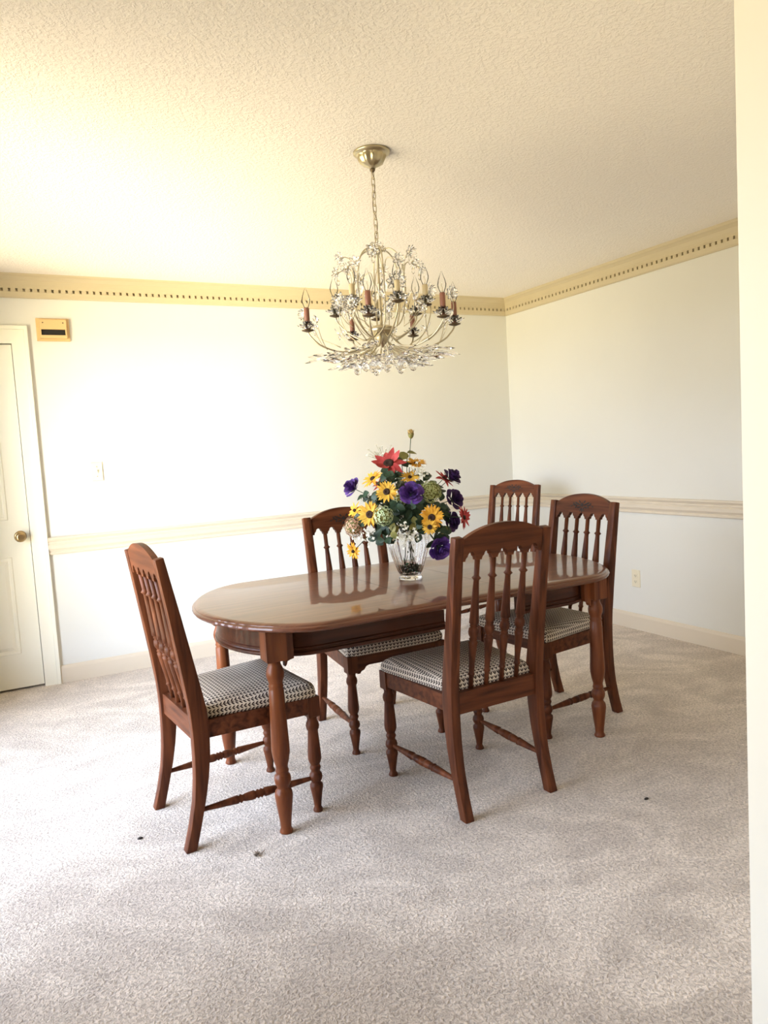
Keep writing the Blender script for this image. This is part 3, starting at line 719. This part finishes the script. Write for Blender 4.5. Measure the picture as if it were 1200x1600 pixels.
for p_, r_ in (((-2.398, -2.132, 1.12), .036), ((-2.354, -2.178, 1.115), .038), ((-2.331, -2.213, 1.02), .042), ((-2.372, -2.187, .945), .040), ((-2.266, -2.183, 1.206), .036), ((-2.117, -2.233, 1.145), .036),
               ((-2.085, -2.239, 1.11), .040), ((-2.219, -2.257, 1.057), .044), ((-2.105, -2.290, .938), .045), ((-2.164, -2.287, .923), .042), ((-2.107, -2.272, 1.034), .045), ((-2.272, -2.267, 1.018), .042),
               ((-2.351, -2.233, .947), .032), ((-2.228, -2.286, .957), .038), ((-2.364, -2.107, 1.102), .038), ((-2.261, -2.182, 1.14), .042), ((-2.2, -2.2, 1.0), .07), ((-2.3, -2.18, 1.06), .06), ((-2.12, -2.19, 1.06), .06),
               ((-2.26, -2.24, 1.07), .05), ((-2.17, -2.26, 1.08), .05), ((-2.12, -2.24, .99), .05), ((-2.33, -2.2, .99), .05), ((-2.20, -2.24, 1.15), .045), ((-2.30, -2.17, 1.17), .045), ((-2.09, -2.20, 1.13), .045), ((-2.38, -2.16, 1.06), .045), ((-2.38, -2.2, 1.10), .036), ((-2.32, -2.27, 1.08), .036), ((-2.24, -2.30, 1.09), .036), ((-2.14, -2.31, 1.06), .036), ((-2.16, -2.33, .97), .036), ((-2.07, -2.25, 1.04), .04), ((-2.24, -2.33, 1.00), .034), ((-2.33, -2.22, 1.21), .036), ((-2.24, -2.19, 1.245), .036), ((-2.12, -2.2, 1.18), .036), ((-2.43, -2.14, 1.02), .036), ((-2.10, -2.05, 1.08), .05), ((-2.25, -2.02, 1.10), .05), ((-2.2, -2.1, 1.17), .05), ((-2.30, -2.05, 1.0), .05), ((-2.15, -2.12, 1.0), .06), ((-2.10, -2.29, .90), .035)):
    leafspray(p_, r_, M_lf, near_label(p_, 'dark green leaves'), 5)

# ------------------------------------------------------------ chandelier
KX, KY = -2.345, -2.280
ch = thing('chandelier', 'crystal and gilt metal chandelier hanging by a chain over the table', 'chandelier', (KX, KY, H))
def Z(z): return z-H
s = MB(); s.lathe([(.068, 0), (.071, -.003), (.070, -.008), (.060, -.012), (.053, -.014), (.053, -.020), (.051, -.028), (.043, -.043), (.028, -.053), (.014, -.058), (.012, -.064), (.0005, -.066)], 60, None, lambda z, a: .06*math.cos(10*a)*(1 if -.050 < z < -.018 else 0))
s.build('canopy', brass, ch)
s = MB(); s.lathe([(.010, -.062), (.010, -.070), (.006, -.076), (.0005, -.078)], 12); s.build('loop_nut', darkmetal, ch)
ztop, zbot, nl = -.074, -.352, 11
for i in range(nl):
    zc = ztop+(zbot-ztop)*(i+.5)/nl; hl = (ztop-zbot)/nl*.64; s = MB(); rr = .0072
    pts = []
    for k in range(16):
        a = 2*PI*k/16; x = rr*math.cos(a); z = (hl-rr)*(1 if math.sin(a) > .01 else -1 if math.sin(a) < -.01 else 0)+rr*math.sin(a)
        pts.append((x, 0, z))
    s.tube(pts+[pts[0]], .0016, 6, Matrix.Translation((0, 0, zc)) @ Matrix.Rotation(PI/2*(i % 2)+.5, 4, 'Z'), cap=False); s.build('chain_link', brass, ch)
s = MB(); s.tube(spline([(0.006*math.sin(k*1.1), .004*math.cos(k*1.3), ztop+(zbot-ztop)*k/10) for k in range(11)], 3), .0012, 6); s.build('power_cord', darkmetal, ch)
s = MB(); s.lathe([(.003, Z(2.09)), (.010, Z(2.082)), (.016, Z(2.07)), (.012, Z(2.06)), (.005, Z(2.05)), (.005, Z(1.95)), (.008, Z(1.945)), (.005, Z(1.94)), (.005, Z(1.85)), (.009, Z(1.845)), (.005, Z(1.835)), (.006, Z(1.79)), (.03, Z(1.785)), (.048, Z(1.778)), (.052, Z(1.768)), (.048, Z(1.760)), (.034, Z(1.755)), (.030, Z(1.735)), (.020, Z(1.72)), (.008, Z(1.71)), (.002, Z(1.70))], 24); s.build('centre_column', gold, ch)

def gem(s, M_, ln, wd, th):                      # faceted leaf-shaped crystal along x
    k = [(0, .05), (.18, .55), (.42, 1.0), (.70, .85), (.90, .4), (1, .02)]
    loops = [[(ln*q, wd*v, 0), (ln*q, wd*v*.35, th*v), (ln*q, -wd*v*.35, th*v), (ln*q, -wd*v, 0), (ln*q, -wd*v*.35, -th*v), (ln*q, wd*v*.35, -th*v)] for q, v in k]
    s.loft(loops, M_)
def orient(pos, xdir, up=(0, 0, 1)):
    x = Vector(xdir).normalized(); y = Vector(up).cross(x); y = y.normalized() if y.length > 1e-4 else Vector((0, 1, 0)); z = x.cross(y)
    M_ = Matrix((x, y, z)).transposed().to_4x4(); M_.translation = Vector(pos); return M_
def pol(r_, a, z): return Vector((r_*math.cos(a), r_*math.sin(a), Z(z)))
def crystal_flower(pos, n, rad, npet=8, two=True):
    s = MB()
    for L in range(2 if two else 1):
        for i in range(npet):
            a = 2*PI*(i+.5*L)/npet; M_ = frame(pos, n) @ Matrix.Rotation(a, 4, 'Z') @ Matrix.Rotation(-(.15+.6*L), 4, 'Y') @ Matrix.Translation((.004, 0, 0))
            gem(s, M_, rad, rad*.27, rad*.10)
    o = s.build('crystal_flower', crystal, ch)
    s = MB(); s.lathe([(.0045, -.003), (.006, 0), (.004, .004), (.0004, .005)], 10, frame(pos, n)); s.build('flower_hub', gold, o)
    return o
VIEW = Vector((math.sin(YAW), math.cos(YAW), 0)); RT = Vector((math.cos(YAW), -math.sin(YAW), 0))
def ang(deg):                                     # 0 deg = viewer's right, 90 = toward the viewer
    d = RT*math.cos(math.radians(deg))-VIEW*math.sin(math.radians(deg)); return math.atan2(d.y, d.x)
def lamp_arm(a, R_a, zc, inner):
    s = MB()
    if inner: pts = [pol(.032, a, zc-.085), pol(.07, a, zc-.105), pol(.13, a, zc-.075), pol(R_a-.01, a, zc-.03), pol(R_a, a, zc-.004)]
    else: pts = [pol(.035, a, 1.745), pol(.085, a, 1.700), pol(.16, a, 1.690), pol(.235, a, 1.715), pol(R_a-.012, a, zc-.025), pol(R_a, a, zc-.004)]
    s.tube(spline(pts, 7), .0034, 8); arm = s.build('arm', gold, ch)
    P = pol(R_a, a, zc)
    s = MB(); s.lathe([(.004, -.006), (.010, -.004), (.023, .0), (.024, .003), (.018, .004), (.012, .006)], 20, Matrix.Translation(P)); s.build('drip_pan', darkmetal, arm)
    s = MB()
    for L, (k, tl, ln) in enumerate(((9, .45, .034), (9, 1.05, .027))):
        for i in range(k): gem(s, Matrix.Translation(P+Vector((0, 0, .003))) @ Matrix.Rotation(2*PI*(i+.5*L)/k, 4, 'Z') @ Matrix.Rotation(-tl, 4, 'Y') @ Matrix.Translation((.011, 0, 0)), ln, .0105, .003)
    s.build('crystal_cup', crystal, arm)
    hh = .085 if not inner else .075
    s = MB(); s.lathe([(.0105, .004), (.0105, hh), (.0085, hh+.002), (.006, hh+.002)], 20, Matrix.Translation(P)); s.build('candle_sleeve', sleeve_cr if inner else sleeve_br, arm)
    s = MB(); s.lathe([(.007, hh), (.010, hh+.008), (.0155, hh+.022), (.0165, hh+.032), (.013, hh+.048), (.006, hh+.066), (.002, hh+.078), (.0004, hh+.080)], 20, Matrix.Translation(P)); bl = s.build('bulb', bulb_m, arm)
    s = MB(); s.tube([P+Vector((0, 0, hh)), P+Vector((.002, 0, hh+.02)), P+Vector((-.002, 0, hh+.028)), P+Vector((0, 0, hh+.034))], .0012, 5); s.build('filament', gold, bl)
    # little twig with a hanging crystal leaf from the arm
    for q in (-1, 1):
        B0 = pol(R_a-.07, a, zc-.05 if inner else 1.70); T0 = pol(R_a-.02, a+q*.28, zc+.015)
        s = MB(); s.tube(spline([B0, B0.lerp(T0, .5)+Vector((0, 0, -.012)), T0], 5), .0014, 5)
        tw = s.build('twig', gold, arm)
        s = MB(); gem(s, orient(T0, (T0-B0)+Vector((0, 0, .03))), .034, .011, .004); gem(s, orient(T0, (B0-T0)*.3+Vector((0, 0, .05)), (1, .2, 0)), .028, .009, .004); gem(s, orient(T0, Vector((0, 0, -1)), (1, .2, 0)), .022, .007, .004); s.build('crystal_leaf', crystal, tw)
for d in (172, 99, 38, -3, -62, -115): lamp_arm(ang(d), .287, 1.775, False)
for d in (195, 124, 70, 22, -38, -95): lamp_arm(ang(d), .185, 1.840, True)
# upper umbrella arms with flowers
for i in range(6):
    a = ang(20+60*i)
    s = MB(); s.tube(spline([pol(.006, a, 2.062), pol(.045, a, 2.074), pol(.082, a, 2.045), pol(.100, a, 1.985), pol(.105, a, 1.90), pol(.085, a, 1.80), pol(.04, a, 1.765)], 6), .0028, 6); up = s.build('scroll_arm', gold, ch)
    for q, (rr, zz) in ((-1, (.150, 2.035)), (1, (.158, 1.995))):
        a2 = a+q*.30; s = MB(); s.tube(spline([pol(.100, a, 1.955), pol(.110, a+q*.1, 2.01), pol(.132, a+q*.22, 2.035 if q < 0 else 2.01), pol(rr, a2, zz)], 5), .0018, 6); s.build('twig', gold, up)
        crystal_flower(pol(rr, a2, zz), pol(1, a2, H)*.9+Vector((0, 0, .35*q)), .026, 7)
        s = MB(); P = pol(rr, a2, zz-.008); s.lathe([(.0004, 0), (.004, -.004), (.005, -.012), (.0075, -.024), (.006, -.034), (.0004, -.040)], 6, Matrix.Translation(P)); s.build('crystal_drop', crystal, ch)
    s = MB(); P = pol(.093, a, 1.94)
    gem(s, orient(P, Vector((0, 0, -1)), (math.cos(a), math.sin(a), 0)), .05, .014, .005); s.build('crystal_leaf', crystal, ch)
for i in range(5):
    a = ang(72*i+10); crystal_flower(pol(.022, a, 2.082), pol(1, a, H)+Vector((0, 0, .6)), .022, 6, False)
# mid flowers on their own stems
for d, rr, zz, R2 in ((178, .155, 1.885, .036), (60, .125, 1.925, .038), (8, .275, 1.885, .026), (190, .305, 1.855, .026), (-30, .23, 1.93, .03), (118, .23, 1.84, .028), (-80, .20, 1.90, .03), (-140, .22, 1.88, .03)):
    a = ang(d); s = MB(); s.tube(spline([pol(rr*.55, a, 1.715), pol(rr*.85, a, 1.76), pol(rr*1.02, a, (zz+1.76)/2), pol(rr, a, zz)], 6), .002, 6); s.build('flower_stem', gold, ch)
    n = pol(1, a, H)*.5-VIEW*.6+Vector((0, 0, -.1)); crystal_flower(pol(rr, a, zz), n, R2, 9)
# spreading skirt of crystal leaves
k = 0
for ring, (n_, r0, r1, z0, z1, ln, wd) in enumerate(((20, .06, .215, 1.700, 1.672, .078, .015), (22, .05, .165, 1.695, 1.652, .066, .016), (18, .04, .115, 1.690, 1.640, .056, .016))):
    for i in range(n_):
        a = 2*PI*(i+.33*ring)/n_+random.uniform(-.08, .08); zz = z1+random.uniform(-.010, .010); re = r1+random.uniform(-.02, .02)
        s = MB(); s.tube(spline([pol(r0, a, z0), pol((r0+re)/2, a, (z0+zz)/2-.006), pol(re, a, zz)], 4), .0015, 5); br = s.build('branch', gold, ch)
        s = MB(); dd = pol(1, a, H)+Vector((0, 0, random.uniform(-.35, .12))); tl = random.uniform(-.5, .5)
        gem(s, orient(pol(re, a, zz), dd, (math.sin(a)*tl, -math.cos(a)*tl, 1)), ln*random.uniform(.85, 1.15), wd, .0055)
        for q in (-1, 1):
            a2 = a+q*.5; gem(s, orient(pol(re*.82, a, zz+.003), pol(1, a2, H)+Vector((0, 0, .3*q))), ln*.55, wd*.75, .004)
        s.build('crystal_leaf', crystal, br)
for i in range(14):
    a = 2*PI*i/14; rr = .115 if i % 2 else .07; zt = 1.648 if i % 2 else 1.655
    s = MB(); P = pol(rr, a, zt); s.lathe([(.0004, 0), (.003, -.003), (.003, -.008), (.010, -.014), (.0155, -.024), (.0155, -.031), (.010, -.040), (.0004, -.044)], 8, Matrix.Translation(P)); s.build('crystal_drop', crystal, ch)
s = MB()
for i in range(10): a = 2*PI*i/10; s.tube([pol(.03, a, 1.72), pol(.07 if i % 2 else .11, a, 1.65)], .0013, 5)
s.build('wire_frame', gold, ch)

# ------------------------------------------------------------ bits on the carpet
for (x, y), lab in (((-1.768, -3.006), 'dark crumb on the carpet right of the nearest chair'), ((-3.396, -2.24), 'dark speck of lint on the carpet left of the left-hand chair')):
    s = MB(); s.lathe([(.002, 0), (.007, .001), (.008, .004), (.004, .007), (.0005, .008)], 7, Matrix.Translation((x, y, 0)) @ Matrix.Diagonal((1.3, .7, 1, 1))); tag(s.build('carpet_crumb', carve_m), lab, 'crumb', 'crumbs on the carpet')
s = MB()  # added tuft of dark yarn that stands in for a dent in the carpet
for i in range(26):
    a = random.random()*6.28; q = random.uniform(.004, .022); B0 = Vector((-3.075, -2.572, 0))
    s.tube([B0+Vector((q*.5*math.cos(a), q*.5*math.sin(a), .001)), B0+Vector((q*math.cos(a), q*math.sin(a), random.uniform(.003, .010)))], .0013, 4)
tag(s.build('dent_tuft', mat('dent_mark_yarn', (.22, .16, .11), .9)), 'dark tuft standing in for a dent in the carpet beside the near table leg', 'carpet tuft')
